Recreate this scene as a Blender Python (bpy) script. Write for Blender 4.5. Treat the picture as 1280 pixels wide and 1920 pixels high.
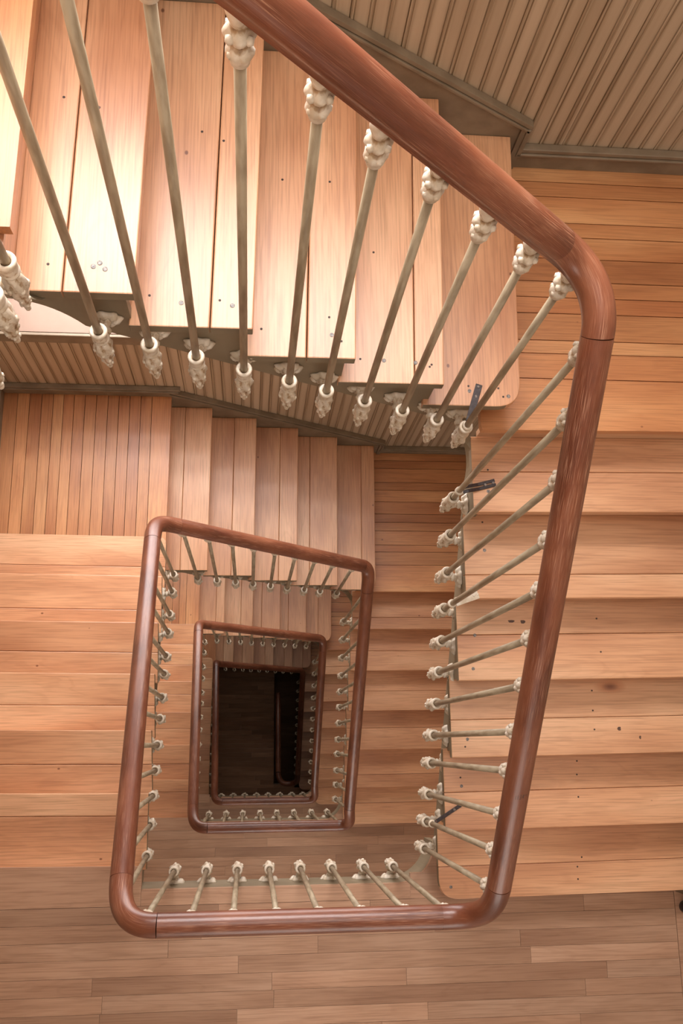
import bpy, bmesh, math, random
from mathutils import Vector, Matrix, Quaternion
random.seed(11)
for o in list(bpy.data.objects): bpy.data.objects.remove(o)
scn = bpy.context.scene
COL = scn.collection
PI = math.pi
# ------------------------------------------------------------------ camera, world, light, exposure
cam_d = bpy.data.cameras.new('camera'); cam = bpy.data.objects.new('camera', cam_d); COL.objects.link(cam)
cam_d.sensor_fit = 'AUTO'; cam_d.sensor_width = 36; cam_d.lens = 32.921; cam_d.clip_start = .02
cam.location = (0.46516, 0.60967, 4.18315); cam.rotation_euler = (0.24281, -0.09546, -0.01096)
scn.camera = cam
scn.view_settings.view_transform = 'Standard'; scn.view_settings.look = 'None'
scn.view_settings.gamma = 1; scn.view_settings.use_curve_mapping = False
scn.view_settings.exposure = -0.12
w = bpy.data.worlds.new('world'); scn.world = w; w.use_nodes = True
w.node_tree.nodes['Background'].inputs[0].default_value = (.9, .9, 1, 1)
w.node_tree.nodes['Background'].inputs[1].default_value = .5
def area(name, loc, rot, sx, sy, power, col):
    d = bpy.data.lights.new(name, 'AREA'); d.shape = 'RECTANGLE'; d.size = sx; d.size_y = sy
    d.energy = power; d.color = col
    o = bpy.data.objects.new(name, d); COL.objects.link(o); o.location = loc; o.rotation_euler = rot
    return o
area('added_skylight_fill', (.9, .5, 7.35), (0, 0, 0), 2.6, 2.4, 125, (1, .95, .88))  # overhead fill through an added skylight, no such source known
WIN_X0, WIN_X1 = -.85, 1.55            # the stair window on the north wall, one per storey
for wz, wp, wc in ((6.2, 1300, (1, .96, .94)), (2.5, 410, (1, .95, .96)), (-1.0, 300, (1, .93, .9)), (-4.5, 200, (1, .90, .82))):
    area('window_daylight', (.35, 3.75, wz), (math.radians(-62), 0, 0), 2.8, 5.0, wp, wc)      # open sky outside each stair window
area('added_hall_fill', (1.0, -3.1, 5.3), (math.radians(90), 0, 0), 2.0, 1.7, 20, (1, .93, .84))  # fill lights added behind made-up south windows to brighten the north wall
area('added_hall_fill', (1.0, -3.1, 1.8), (math.radians(90), 0, 0), 2.0, 1.7, 45, (1, .93, .84))
area('added_hall_fill', (1.0, -3.1, -1.7), (math.radians(90), 0, 0), 2.0, 1.7, 60, (1, .91, .82))
area('added_hall_fill', (1.0, -3.1, -5.2), (math.radians(90), 0, 0), 2.0, 1.7, 45, (1, .90, .80))
# ------------------------------------------------------------------ measurements
R_ = .175; H = 20*R_
ST = range(4)
XEND_E = [1.24, 1.187, 1.211, 1.211]      # where the treads end on the well side
YEND_N = [1.655, 1.622, 1.640, 1.640]
W_ENDS = [(.119, .030), (.403, .0285), (.676, .0133), (.948, .0006), (1.221, -.0072), (1.494, -.0134), (1.748, -.0129)]
YWALL, XWALL_W, XWALL_E, YWALL_S = 2.675, -1.03, 2.335, -2.7
# nose lines: (wall end x, y, well end x, y)
NOSE = {
 (0,'N'): [(-.054,2.689,-.073,1.668),(.205,2.684,.178,1.663),(.485,2.679,.462,1.658),(.769,2.673,.75,1.652),(1.057,2.668,1.038,1.647),(1.345,2.662,1.325,1.642)],
 (0,'E'): [(2.227,1.649,1.227,1.637),(2.23,1.404,1.23,1.392),(2.234,1.123,1.234,1.111),(2.237,.842,1.237,.83),(2.241,.562,1.241,.549),(2.244,.281,1.244,.268),(2.248,0,1.248,-.013)],
 (1,'W'): [(-1.012,.134,-.012,.12),(-1.008,.417,-.008,.403),(-1.004,.689,-.005,.676),(-1.001,.962,-.001,.948),(-.997,1.235,.003,1.221),(-.993,1.507,.006,1.494),(-.99,1.762,.01,1.749)],
 (1,'N'): [(-.027,2.649,-.034,1.628),(.21,2.647,.203,1.626),(.488,2.645,.48,1.624),(.765,2.643,.757,1.622),(1.042,2.641,1.035,1.62),(1.32,2.639,1.312,1.618)],
 (1,'E'): [(2.184,1.642,1.184,1.638),(2.186,1.399,1.186,1.395),(2.187,1.121,1.187,1.116),(2.188,.842,1.188,.838),(2.189,.564,1.189,.559),(2.191,.285,1.191,.28),(2.192,.007,1.192,.002)],
 (2,'W'): [(-1.01,.069,-.01,.059),(-1.007,.349,-.007,.338),(-1.004,.618,-.004,.608),(-1.001,.888,-.001,.877),(-.998,1.157,.002,1.147),(-.996,1.427,.004,1.416),(-.993,1.70,.007,1.69)],
 (2,'N'): [(-.014,2.667,-.025,1.646),(.22,2.664,.209,1.643),(.494,2.661,.483,1.641),(.768,2.658,.757,1.638),(1.042,2.655,1.031,1.635),(1.316,2.653,1.305,1.632)],
 (2,'E'): [(2.207,1.575,1.207,1.568),(2.209,1.333,1.209,1.326),(2.211,1.055,1.211,1.048),(2.213,.778,1.213,.771),(2.215,.5,1.215,.493),(2.217,.223,1.217,.216),(2.219,-.055,1.219,-.062)],
 (3,'N'): [(.024,2.666,.014,1.645),(.252,2.664,.242,1.643),(.521,2.661,.51,1.64),(.789,2.658,.779,1.637),(1.057,2.656,1.047,1.635),(1.325,2.653,1.315,1.632)],
}
DXW = [-.055, 0, 0, 0]
NOSE[(0,'W')] = NOSE[(1,'W')]; NOSE[(3,'W')] = NOSE[(2,'W')]; NOSE[(3,'E')] = NOSE[(2,'E')]
def zfloor(st): return -(st-1)*H
ZOFF = {'W': 0, 'N': -7*R_, 'E': -13*R_}
# ------------------------------------------------------------------ node helpers and materials
def newmat(name):
    m = bpy.data.materials.new(name); m.use_nodes = True
    nt = m.node_tree; nt.nodes.clear()
    out = nt.nodes.new('ShaderNodeOutputMaterial'); b = nt.nodes.new('ShaderNodeBsdfPrincipled')
    nt.links.new(b.outputs[0], out.inputs[0])
    return m, nt, b
def N(nt, t, **kw):
    n = nt.nodes.new(t)
    for k, v in kw.items():
        if k.startswith('i_'): n.inputs[int(k[2:])].default_value = v
        else: setattr(n, k, v)
    return n
def ramp(nt, src, stops):
    r = nt.nodes.new('ShaderNodeValToRGB'); e = r.color_ramp.elements
    while len(e) < len(stops): e.new(.5)
    for i, (p, c) in enumerate(stops):
        e[i].position = p; e[i].color = (*c, 1) if len(c) == 3 else c
    nt.links.new(src, r.inputs[0]); return r.outputs[0]
def mix(nt, f, a, b, mode='MIX'):
    m = nt.nodes.new('ShaderNodeMix'); m.data_type = 'RGBA'; m.blend_type = mode
    for s, v in ((0, f), (6, a), (7, b)):
        if hasattr(v, 'is_output'): nt.links.new(v, m.inputs[s])
        elif isinstance(v, tuple): m.inputs[s].default_value = (*v, 1)
        else: m.inputs[s].default_value = v
    return m.outputs[2]
def lin(r, g, b):
    f = lambda c: (c/255/12.92) if c/255 <= .04045 else ((c/255+.055)/1.055)**2.4
    return (f(r), f(g), f(b))
def mathn(nt, op, a, b=None, c=None):
    m = nt.nodes.new('ShaderNodeMath'); m.operation = op
    for i, v in enumerate((a, b, c)):
        if v is None: continue
        if hasattr(v, 'is_output'): nt.links.new(v, m.inputs[i])
        else: m.inputs[i].default_value = v
    return m.outputs[0]
def wood_mat(name, light, mid, dark, axis='X', rough=.40, knots=True, coat=.5):
    """planked timber: the grain runs along axis; the face attribute 'pl' holds (tone, seed, 0)"""
    m, nt, b = newmat(name)
    geo = N(nt, 'ShaderNodeNewGeometry'); at = N(nt, 'ShaderNodeAttribute', attribute_name='pl')
    sx = N(nt, 'ShaderNodeSeparateColor'); nt.links.new(at.outputs['Color'], sx.inputs[0])
    off = N(nt, 'ShaderNodeVectorMath', operation='SCALE'); off.inputs[0].default_value = (7.3, 11.1, 3.7)
    nt.links.new(sx.outputs[1], off.inputs[3])
    off.inputs[3].default_value = 1
    sc = N(nt, 'ShaderNodeVectorMath', operation='SCALE'); nt.links.new(off.outputs[0], sc.inputs[0]); sc.inputs[3].default_value = 9
    add = N(nt, 'ShaderNodeVectorMath', operation='ADD'); nt.links.new(geo.outputs['Position'], add.inputs[0]); nt.links.new(sc.outputs[0], add.inputs[1])
    def scaled(along, across):
        v = N(nt, 'ShaderNodeVectorMath', operation='MULTIPLY'); nt.links.new(add.outputs[0], v.inputs[0])
        v.inputs[1].default_value = (along, across, across) if axis == 'X' else (across, along, across)
        return v.outputs[0]
    n1 = N(nt, 'ShaderNodeTexNoise'); nt.links.new(scaled(5, 190), n1.inputs['Vector']); n1.inputs['Scale'].default_value = 1; n1.inputs['Detail'].default_value = 3
    n2 = N(nt, 'ShaderNodeTexNoise'); nt.links.new(scaled(1.3, 9), n2.inputs['Vector']); n2.inputs['Scale'].default_value = 1; n2.inputs['Detail'].default_value = 3; n2.inputs['Distortion'].default_value = .8
    wv = N(nt, 'ShaderNodeMath', operation='MULTIPLY'); nt.links.new(n2.outputs[0], wv.inputs[0]); wv.inputs[1].default_value = 46
    sn = N(nt, 'ShaderNodeMath', operation='SINE'); nt.links.new(wv.outputs[0], sn.inputs[0])
    ring = mathn(nt, 'MULTIPLY_ADD', sn.outputs[0], .5, .5)
    n3 = N(nt, 'ShaderNodeTexNoise'); nt.links.new(scaled(1.1, 4), n3.inputs['Vector']); n3.inputs['Scale'].default_value = 1; n3.inputs['Detail'].default_value = 2
    c = ramp(nt, n3.outputs[0], [(.3, dark), (.52, mid), (.72, light)])
    grain = ramp(nt, n1.outputs[0], [(.32, (.62, .55, .50)), (.55, (1, 1, 1)), (.8, (1.0, 1.0, 1.0))])
    c = mix(nt, .6, c, grain, 'MULTIPLY')
    rc = ramp(nt, ring, [(0, (.72, .64, .58)), (.35, (1, 1, 1)), (1, (1, 1, 1))])
    c = mix(nt, .2, c, rc, 'MULTIPLY')
    tone = mathn(nt, 'MULTIPLY_ADD', sx.outputs[0], .55, .72)
    tc = N(nt, 'ShaderNodeCombineColor')
    for i, k in enumerate((1.0, .98, .95)):
        nt.links.new(mathn(nt, 'POWER', tone, 1/k), tc.inputs[i])
    c = mix(nt, 1.0, c, tc.outputs[0], 'MULTIPLY')
    if knots:
        vo = N(nt, 'ShaderNodeTexVoronoi'); nt.links.new(scaled(2.3, 5.2), vo.inputs['Vector']); vo.inputs['Scale'].default_value = 1
        kn = ramp(nt, vo.outputs['Distance'], [(.0, (.16, .10, .07)), (.05, (.35, .22, .15)), (.10, (.85, .72, .62)), (.17, (1, 1, 1))])
        sp = N(nt, 'ShaderNodeSeparateColor'); nt.links.new(vo.outputs['Color'], sp.inputs[0])
        gate = mathn(nt, 'GREATER_THAN', sp.outputs[0], .86)
        c = mix(nt, gate, c, mix(nt, 1.0, c, kn, 'MULTIPLY'))
        v2 = N(nt, 'ShaderNodeTexVoronoi'); nt.links.new(scaled(9, 13), v2.inputs['Vector']); v2.inputs['Scale'].default_value = 1
        sp2 = N(nt, 'ShaderNodeSeparateColor'); nt.links.new(v2.outputs['Color'], sp2.inputs[0])
        k2 = ramp(nt, v2.outputs['Distance'], [(.0, (.25, .19, .16)), (.05, (.45, .34, .28)), (.075, (1, 1, 1))])
        c = mix(nt, mathn(nt, 'GREATER_THAN', sp2.outputs[1], .80), c, mix(nt, 1.0, c, k2, 'MULTIPLY'))
    nt.links.new(c, b.inputs['Base Color'])
    rr = mathn(nt, 'MULTIPLY_ADD', n3.outputs[0], .18, rough-.07)
    nt.links.new(rr, b.inputs['Roughness'])
    b.inputs['Coat Weight'].default_value = coat; b.inputs['Coat Roughness'].default_value = .34
    bp = N(nt, 'ShaderNodeBump'); bp.inputs['Strength'].default_value = .12; bp.inputs['Distance'].default_value = .002
    nt.links.new(n1.outputs[0], bp.inputs['Height']); nt.links.new(bp.outputs[0], b.inputs['Normal'])
    return m
def paint_mat(name, base, stain, scale=(6, 6, 6), rough=.5, lo=.42, hi=.62, bump=.15, spots=None):
    m, nt, b = newmat(name)
    geo = N(nt, 'ShaderNodeNewGeometry')
    v = N(nt, 'ShaderNodeVectorMath', operation='MULTIPLY'); nt.links.new(geo.outputs['Position'], v.inputs[0]); v.inputs[1].default_value = scale
    n = N(nt, 'ShaderNodeTexNoise'); nt.links.new(v.outputs[0], n.inputs['Vector']); n.inputs['Scale'].default_value = 1; n.inputs['Detail'].default_value = 5
    c = ramp(nt, n.outputs[0], [(lo, stain), (hi, base)])
    if spots:
        n2 = N(nt, 'ShaderNodeTexNoise'); nt.links.new(geo.outputs['Position'], n2.inputs['Vector']); n2.inputs['Scale'].default_value = 70; n2.inputs['Detail'].default_value = 3
        g = ramp(nt, n2.outputs[0], [(.66, (0, 0, 0)), (.70, (1, 1, 1))])
        c = mix(nt, g, c, spots)
    nt.links.new(c, b.inputs['Base Color']); b.inputs['Roughness'].default_value = rough
    if bump:
        bp = N(nt, 'ShaderNodeBump'); bp.inputs['Strength'].default_value = bump; bp.inputs['Distance'].default_value = .003
        nt.links.new(n.outputs[0], bp.inputs['Height']); nt.links.new(bp.outputs[0], b.inputs['Normal'])
    return m
A1, A2, A3 = lin(222, 177, 138), lin(207, 155, 115), lin(182, 127, 90)
M = {}
for ax in 'XY':
    M['oak'+ax] = wood_mat('oak boards along '+ax, A1, A2, A3, ax)
    M['pine'+ax] = wood_mat('honey floorboards along '+ax, lin(210, 156, 106), lin(194, 134, 86), lin(170, 108, 66), ax, rough=.4)
M['floorX'] = wood_mat('hall strip floor', lin(190, 154, 128), lin(178, 140, 113), lin(160, 122, 97), 'X', rough=.38, knots=False, coat=.35)
M['floorY'] = wood_mat('hall border board', lin(190, 154, 128), lin(178, 140, 113), lin(160, 122, 97), 'Y', rough=.38, knots=False)
M['ground'] = wood_mat('dull dark ground floor boards', lin(196, 154, 122), lin(176, 134, 104), lin(152, 112, 84), 'X', rough=.75, knots=False, coat=0)
M['sill'] = paint_mat('warm stone paint on the window lining', lin(134, 110, 95), lin(122, 99, 84), (3, 3, 3), .7, bump=.05)
M['string'] = paint_mat('taupe paint on stringers', lin(138, 124, 101), lin(124, 110, 88), (5, 5, 5), .55, bump=.05)
M['trim'] = paint_mat('taupe paint on skirting', lin(138, 122, 101), lin(120, 104, 84), (9, 9, 9), .5, bump=.05)
M['bead'] = None
M['iron'] = paint_mat('cream paint on cast iron', lin(216, 206, 188), lin(188, 172, 148), (90, 90, 90), .5, .36, .56, .25, spots=lin(150, 120, 94))
M['rod'] = paint_mat('beige paint on iron rods', lin(170, 155, 130), lin(140, 123, 99), (60, 60, 9), .5, .38, .6, .1)
M['plaster'] = paint_mat('pale plaster', lin(232, 220, 204), lin(222, 208, 190), (3, 3, 3), .7, bump=.05)
M['black'] = paint_mat('dark wrought iron', lin(62, 50, 50), lin(40, 28, 28), (90, 90, 90), .45, bump=.3, spots=lin(120, 80, 62))
M['screw'] = paint_mat('grey screw heads', lin(150, 140, 132), lin(96, 88, 84), (200, 200, 200), .35, bump=0)
M['nail'] = paint_mat('dark nail heads', lin(72, 54, 44), lin(56, 42, 36), (200, 200, 200), .6, bump=0)
M['knot'] = paint_mat('brown knots in the oak', lin(120, 82, 60), lin(78, 56, 46), (160, 160, 160), .5, bump=0)
M['gapdark'] = paint_mat('dark grime in the joints', lin(52, 40, 33), lin(40, 32, 28), (40, 40, 40), .8, bump=0)
def bead_mat():
    m, nt, b = newmat('worn taupe paint on beadboard')
    geo = N(nt, 'ShaderNodeNewGeometry')
    at = N(nt, 'ShaderNodeAttribute', attribute_name='pl'); sx = N(nt, 'ShaderNodeSeparateColor'); nt.links.new(at.outputs['Color'], sx.inputs[0])
    v = N(nt, 'ShaderNodeVectorMath', operation='MULTIPLY'); nt.links.new(geo.outputs['Position'], v.inputs[0]); v.inputs[1].default_value = (160, 160, 1.6)
    n = N(nt, 'ShaderNodeTexNoise'); nt.links.new(v.outputs[0], n.inputs['Vector']); n.inputs['Scale'].default_value = 1; n.inputs['Detail'].default_value = 4
    v2 = N(nt, 'ShaderNodeVectorMath', operation='MULTIPLY'); nt.links.new(geo.outputs['Position'], v2.inputs[0]); v2.inputs[1].default_value = (14, 14, .9)
    n2 = N(nt, 'ShaderNodeTexNoise'); nt.links.new(v2.outputs[0], n2.inputs['Vector']); n2.inputs['Scale'].default_value = 1; n2.inputs['Detail'].default_value = 4
    flat = ramp(nt, n2.outputs[0], [(.35, lin(170, 149, 124)), (.65, lin(188, 168, 143))])
    worn = ramp(nt, n.outputs[0], [(.34, lin(118, 94, 66)), (.5, lin(144, 121, 94)), (.64, lin(180, 160, 134))])
    c = mix(nt, sx.outputs[0], flat, worn)
    nt.links.new(c, b.inputs['Base Color']); b.inputs['Roughness'].default_value = .55
    return m
M['bead'] = bead_mat()
def rail_mat():
    m, nt, b = newmat('worn mahogany handrail')
    uv = N(nt, 'ShaderNodeUVMap', uv_map='rail')
    def nz(sx, sy, det=4, dist=0):
        v = N(nt, 'ShaderNodeVectorMath', operation='MULTIPLY'); nt.links.new(uv.outputs[0], v.inputs[0]); v.inputs[1].default_value = (sx, sy, 1)
        n = N(nt, 'ShaderNodeTexNoise'); nt.links.new(v.outputs[0], n.inputs['Vector']); n.inputs['Scale'].default_value = 1; n.inputs['Detail'].default_value = det; n.inputs['Distortion'].default_value = dist
        return n.outputs[0]
    a = nz(3, 8, 4, .5); f = nz(40, 900, 3); g = nz(13, 560, 3); p = nz(1.8, 12, 5, .6)
    c = ramp(nt, a, [(.3, lin(88, 44, 28)), (.5, lin(118, 65, 43)), (.72, lin(146, 90, 64))])
    c = mix(nt, .5, c, ramp(nt, f, [(.3, (.5, .42, .38)), (.6, (1, 1, 1))]), 'MULTIPLY')
    wear = mathn(nt, 'MULTIPLY', ramp(nt, g, [(.52, (0, 0, 0)), (.7, (1, 1, 1))]), ramp(nt, p, [(.42, (.12, .12, .12)), (.62, (.85, .85, .85))]))
    c = mix(nt, wear, c, lin(190, 142, 114))
    nt.links.new(c, b.inputs['Base Color'])
    nt.links.new(mathn(nt, 'MULTIPLY_ADD', wear, .25, .34), b.inputs['Roughness'])
    b.inputs['Coat Weight'].default_value = .25; b.inputs['Coat Roughness'].default_value = .26
    bp = N(nt, 'ShaderNodeBump'); bp.inputs['Strength'].default_value = .15; bp.inputs['Distance'].default_value = .001
    nt.links.new(g, bp.inputs['Height']); nt.links.new(bp.outputs[0], b.inputs['Normal'])
    return m
M['rail'] = rail_mat()
def iron_mat():
    m, nt, b = newmat('dirty cream paint on cast iron')
    geo = N(nt, 'ShaderNodeNewGeometry'); tc = N(nt, 'ShaderNodeTexCoord')
    n = N(nt, 'ShaderNodeTexNoise'); nt.links.new(tc.outputs['Object'], n.inputs['Vector']); n.inputs['Scale'].default_value = 95; n.inputs['Detail'].default_value = 4; n.inputs['Distortion'].default_value = .6
    n2 = N(nt, 'ShaderNodeTexNoise'); nt.links.new(geo.outputs['Position'], n2.inputs['Vector']); n2.inputs['Scale'].default_value = 40; n2.inputs['Detail'].default_value = 3
    c = ramp(nt, n2.outputs[0], [(.36, lin(200, 184, 160)), (.6, lin(222, 211, 194))])
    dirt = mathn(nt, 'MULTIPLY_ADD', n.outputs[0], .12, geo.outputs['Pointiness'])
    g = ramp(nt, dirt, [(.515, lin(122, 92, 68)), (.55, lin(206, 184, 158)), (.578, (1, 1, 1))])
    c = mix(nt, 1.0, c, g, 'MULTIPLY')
    nt.links.new(c, b.inputs['Base Color']); b.inputs['Roughness'].default_value = .42
    bp = N(nt, 'ShaderNodeBump'); bp.inputs['Strength'].default_value = .35; bp.inputs['Distance'].default_value = .003
    nt.links.new(n.outputs[0], bp.inputs['Height']); nt.links.new(bp.outputs[0], b.inputs['Normal'])
    return m
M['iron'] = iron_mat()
def glass_mat():
    m = bpy.data.materials.new('window glass'); m.use_nodes = True; nt = m.node_tree; nt.nodes.clear()
    o = N(nt, 'ShaderNodeOutputMaterial'); t = N(nt, 'ShaderNodeBsdfTransparent'); g = N(nt, 'ShaderNodeBsdfGlossy'); g.inputs['Roughness'].default_value = .02
    mx = N(nt, 'ShaderNodeMixShader'); mx.inputs[0].default_value = .05
    nt.links.new(t.outputs[0], mx.inputs[1]); nt.links.new(g.outputs[0], mx.inputs[2]); nt.links.new(mx.outputs[0], o.inputs[0])
    return m
M['glass'] = glass_mat()
# ------------------------------------------------------------------ mesh helpers
def obj(name, bm, mat, parent=None, smooth=False, bevel=0):
    me = bpy.data.meshes.new(name); bm.normal_update(); bm.to_mesh(me); bm.free()
    me.materials.append(M[mat] if isinstance(mat, str) else mat)
    if smooth:
        for p in me.polygons: p.use_smooth = True
    o = bpy.data.objects.new(name, me); COL.objects.link(o)
    if parent is not None: o.parent = parent
    if bevel:
        md = o.modifiers.new('bevel', 'BEVEL'); md.width = bevel; md.segments = 2; md.limit_method = 'ANGLE'; md.angle_limit = .6
    return o
def tag(o, label=None, cat=None, group=None, kind=None):
    if label: o['label'] = label
    if cat: o['category'] = cat
    if group: o['group'] = group
    if kind: o['kind'] = kind
    return o
def empty(name, loc, label=None, cat=None, group=None):
    o = bpy.data.objects.new(name, None); COL.objects.link(o); o.location = loc; o.empty_display_size = .05
    return tag(o, label, cat, group)
def att(bm):
    return bm.loops.layers.float_color.get('pl') or bm.loops.layers.float_color.new('pl')
def prism(bm, pts, z0, z1, tone=.5, seed=None):
    """vertical prism over a plan outline; tone and seed vary the timber from board to board"""
    la = att(bm); seed = random.random() if seed is None else seed
    n = len(pts)
    area2 = sum(pts[i][0]*pts[(i+1) % n][1]-pts[(i+1) % n][0]*pts[i][1] for i in range(n))
    if area2 < 0: pts = pts[::-1]
    lo = [bm.verts.new((p[0], p[1], z0)) for p in pts]; hi = [bm.verts.new((p[0], p[1], z1)) for p in pts]
    fs = [bm.faces.new(hi), bm.faces.new(lo[::-1])]
    for i in range(n): fs.append(bm.faces.new((lo[i], lo[(i+1) % n], hi[(i+1) % n], hi[i])))
    for f in fs:
        for l in f.loops: l[la] = (tone, seed, 0, 1)
    return fs
def box(bm, a, b, tone=.5, seed=None):
    return prism(bm, [(a[0], a[1]), (b[0], a[1]), (b[0], b[1]), (a[0], b[1])], a[2], b[2], tone, seed)
def lathe(bm, prof, seg=16, mod=None, origin=(0, 0, 0), axis=None):
    """prof: list of (r, z); mod(theta, i) scales the radius"""
    rings = []
    Mx = axis.to_matrix() if axis else None
    for i, (r, z) in enumerate(prof):
        ring = []
        for k in range(seg):
            t = 2*PI*k/seg; rr = r*(mod(t, z) if mod else 1)
            v = Vector((rr*math.cos(t), rr*math.sin(t), z))
            if Mx: v = Mx @ v
            ring.append(bm.verts.new(v+Vector(origin)))
        rings.append(ring)
    for a, b in zip(rings, rings[1:]):
        for k in range(seg): bm.faces.new((a[k], a[(k+1) % seg], b[(k+1) % seg], b[k]))
    bm.faces.new(rings[0][::-1]); bm.faces.new(rings[-1])
def blob(bm, c, r, s=(1, 1, 1), sub=2):
    g = bmesh.ops.create_icosphere(bm, subdivisions=sub, radius=r)
    for v in g['verts']:
        v.co = Vector((v.co.x*s[0], v.co.y*s[1], v.co.z*s[2]))+Vector(c)
def lerp(a, b, t): return a+(b-a)*t
def P2(a, b, t): return (lerp(a[0], b[0], t), lerp(a[1], b[1], t))
def rounded(pts, idx, r, seg=6):
    """round the corner idx of an outline"""
    n = len(pts); p = Vector(pts[idx]); a = Vector(pts[idx-1]); b = Vector(pts[(idx+1) % n])
    da = (a-p).normalized(); db = (b-p).normalized()
    p0 = p+da*r; p1 = p+db*r; out = []
    for i in range(seg+1):
        t = i/seg; out.append(tuple((1-t)**2*p0+2*t*(1-t)*p+t*t*p1))
    return list(pts[:idx])+out+list(pts[idx+1:])
# ------------------------------------------------------------------ the setting: walls
def bead_wall(bm, x0, x1, z0, z1, y, depth, flip=1, along='x'):
    """vertical tongue-and-groove boards with a double bead at each joint, facing -y (or along y, facing the well)"""
    la = att(bm); x = x0; prof = []
    pitch = .0565
    while x < x1-1e-6:
        e = min(x+pitch, x1)
        for dx, dy, wn in ((0, -.004, 1), (.002, 0, .8), (.006, .0015, .6), (.010, 0, .8), (.012, -.002, 1), (.014, 0, .7), (.020, 0, .25), (.026, 0, 0), (.046, 0, 0), (.052, 0, .3), (.0545, 0, .7)):
            if x+dx < e: prof.append((x+dx, dy, wn))
        x = e
    prof.append((x1, 0, .5))
    def P(u, d, z):
        return (u, y-d, z) if along == 'x' else (y+flip*d, u, z)
    fr = [(bm.verts.new(P(u, d, z0)), bm.verts.new(P(u, d, z1)), wn) for u, d, wn in prof]
    for a, b in zip(fr, fr[1:]):
        f = bm.faces.new((a[0], b[0], b[1], a[1]))
        for l in f.loops:
            wv = a[2] if l.vert in (a[0], a[1]) else b[2]
            l[la] = (wv, 0, 0, 1)
    bk = [bm.verts.new(P(prof[0][0], -depth, z0)), bm.verts.new(P(prof[-1][0], -depth, z0)), bm.verts.new(P(prof[-1][0], -depth, z1)), bm.verts.new(P(prof[0][0], -depth, z1))]
    fs = [bm.faces.new(bk[::-1])]
    fs.append(bm.faces.new((fr[0][0], fr[0][1], bk[3], bk[0]))); fs.append(bm.faces.new((fr[-1][1], fr[-1][0], bk[1], bk[2])))
ZTOP, ZBOT = 7.4, -14.0
WINDOWS = []
bm = bmesh.new()
XL, XR = XWALL_W-.1, 2.95
zprev = ZBOT
for st in (3, 2, 1, 0):
    zs = zfloor(st)-.40; ze = zfloor(st)+.93 if st else zfloor(0)+1.15
    bead_wall(bm, WIN_X0, WIN_X1, zprev, zs-.0, YWALL, .36)
    zprev = ze; WINDOWS.append((st, zs, ze))
bead_wall(bm, WIN_X0, WIN_X1, zprev, ZTOP, YWALL, .36)
bead_wall(bm, XL, WIN_X0, ZBOT, ZTOP, YWALL, .36)
bead_wall(bm, WIN_X1, XR, ZBOT, ZTOP, YWALL, .36)
tag(obj('wall_north', bm, 'bead'), 'worn taupe beadboard wall of vertical boards behind the north flights', 'wall', kind='structure')
bm = bmesh.new(); bead_wall(bm, YWALL_S, YWALL, ZBOT, ZTOP, XWALL_W, .12, 1, 'y')
tag(obj('wall_west', bm, 'bead'), 'taupe beadboard wall beside the west flights', 'wall', kind='structure')
bm = bmesh.new(); bead_wall(bm, .04, YWALL, ZBOT, ZTOP, XWALL_E, .10, -1, 'y')
tag(obj('wall_east', bm, 'bead'), 'taupe beadboard wall beside the east flights', 'wall', kind='structure')
bm = bmesh.new(); box(bm, (2.95, YWALL_S, ZBOT), (3.05, YWALL+.1, ZTOP))
tag(obj('wall_hall_east', bm, 'plaster'), 'pale plaster wall at the east end of the halls', 'wall', kind='structure')
bm = bmesh.new(); SX0, SX1 = .1, 1.9
box(bm, (XL, YWALL_S-.1, ZBOT), (SX0, YWALL_S, ZTOP)); box(bm, (SX1, YWALL_S-.1, ZBOT), (XR+.1, YWALL_S, ZTOP)); zp = ZBOT
for st in (3, 2, 1, 0):
    box(bm, (SX0, YWALL_S-.1, zp), (SX1, YWALL_S, zfloor(st)+.9)); zp = zfloor(st)+2.5
box(bm, (SX0, YWALL_S-.1, zp), (SX1, YWALL_S, ZTOP))
tag(obj('wall_south', bm, 'plaster'), 'pale plaster wall on the south side of the halls', 'wall', kind='structure')
bm = bmesh.new()
SKY = (-.4, -.7, 2.2, 1.7)  # plan of the added skylight opening
for a, b in (((XL, YWALL_S), (SKY[0], YWALL+.1)), ((SKY[2], YWALL_S), (XR+.1, YWALL+.1)), ((SKY[0], YWALL_S), (SKY[2], SKY[1])), ((SKY[0], SKY[3]), (SKY[2], YWALL+.1))):
    box(bm, (a[0], a[1], 7.2), (b[0], b[1], 7.3))
tag(obj('ceiling', bm, 'plaster'), 'pale plaster ceiling around the skylight opening', 'ceiling', kind='structure')
bm = bmesh.new(); box(bm, (XL, YWALL_S, ZBOT-.1), (XR, YWALL, ZBOT))
tag(obj('floor_basement', bm, 'ground'), 'dark basement floor under the ground-floor slot', 'floor', kind='structure')
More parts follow.
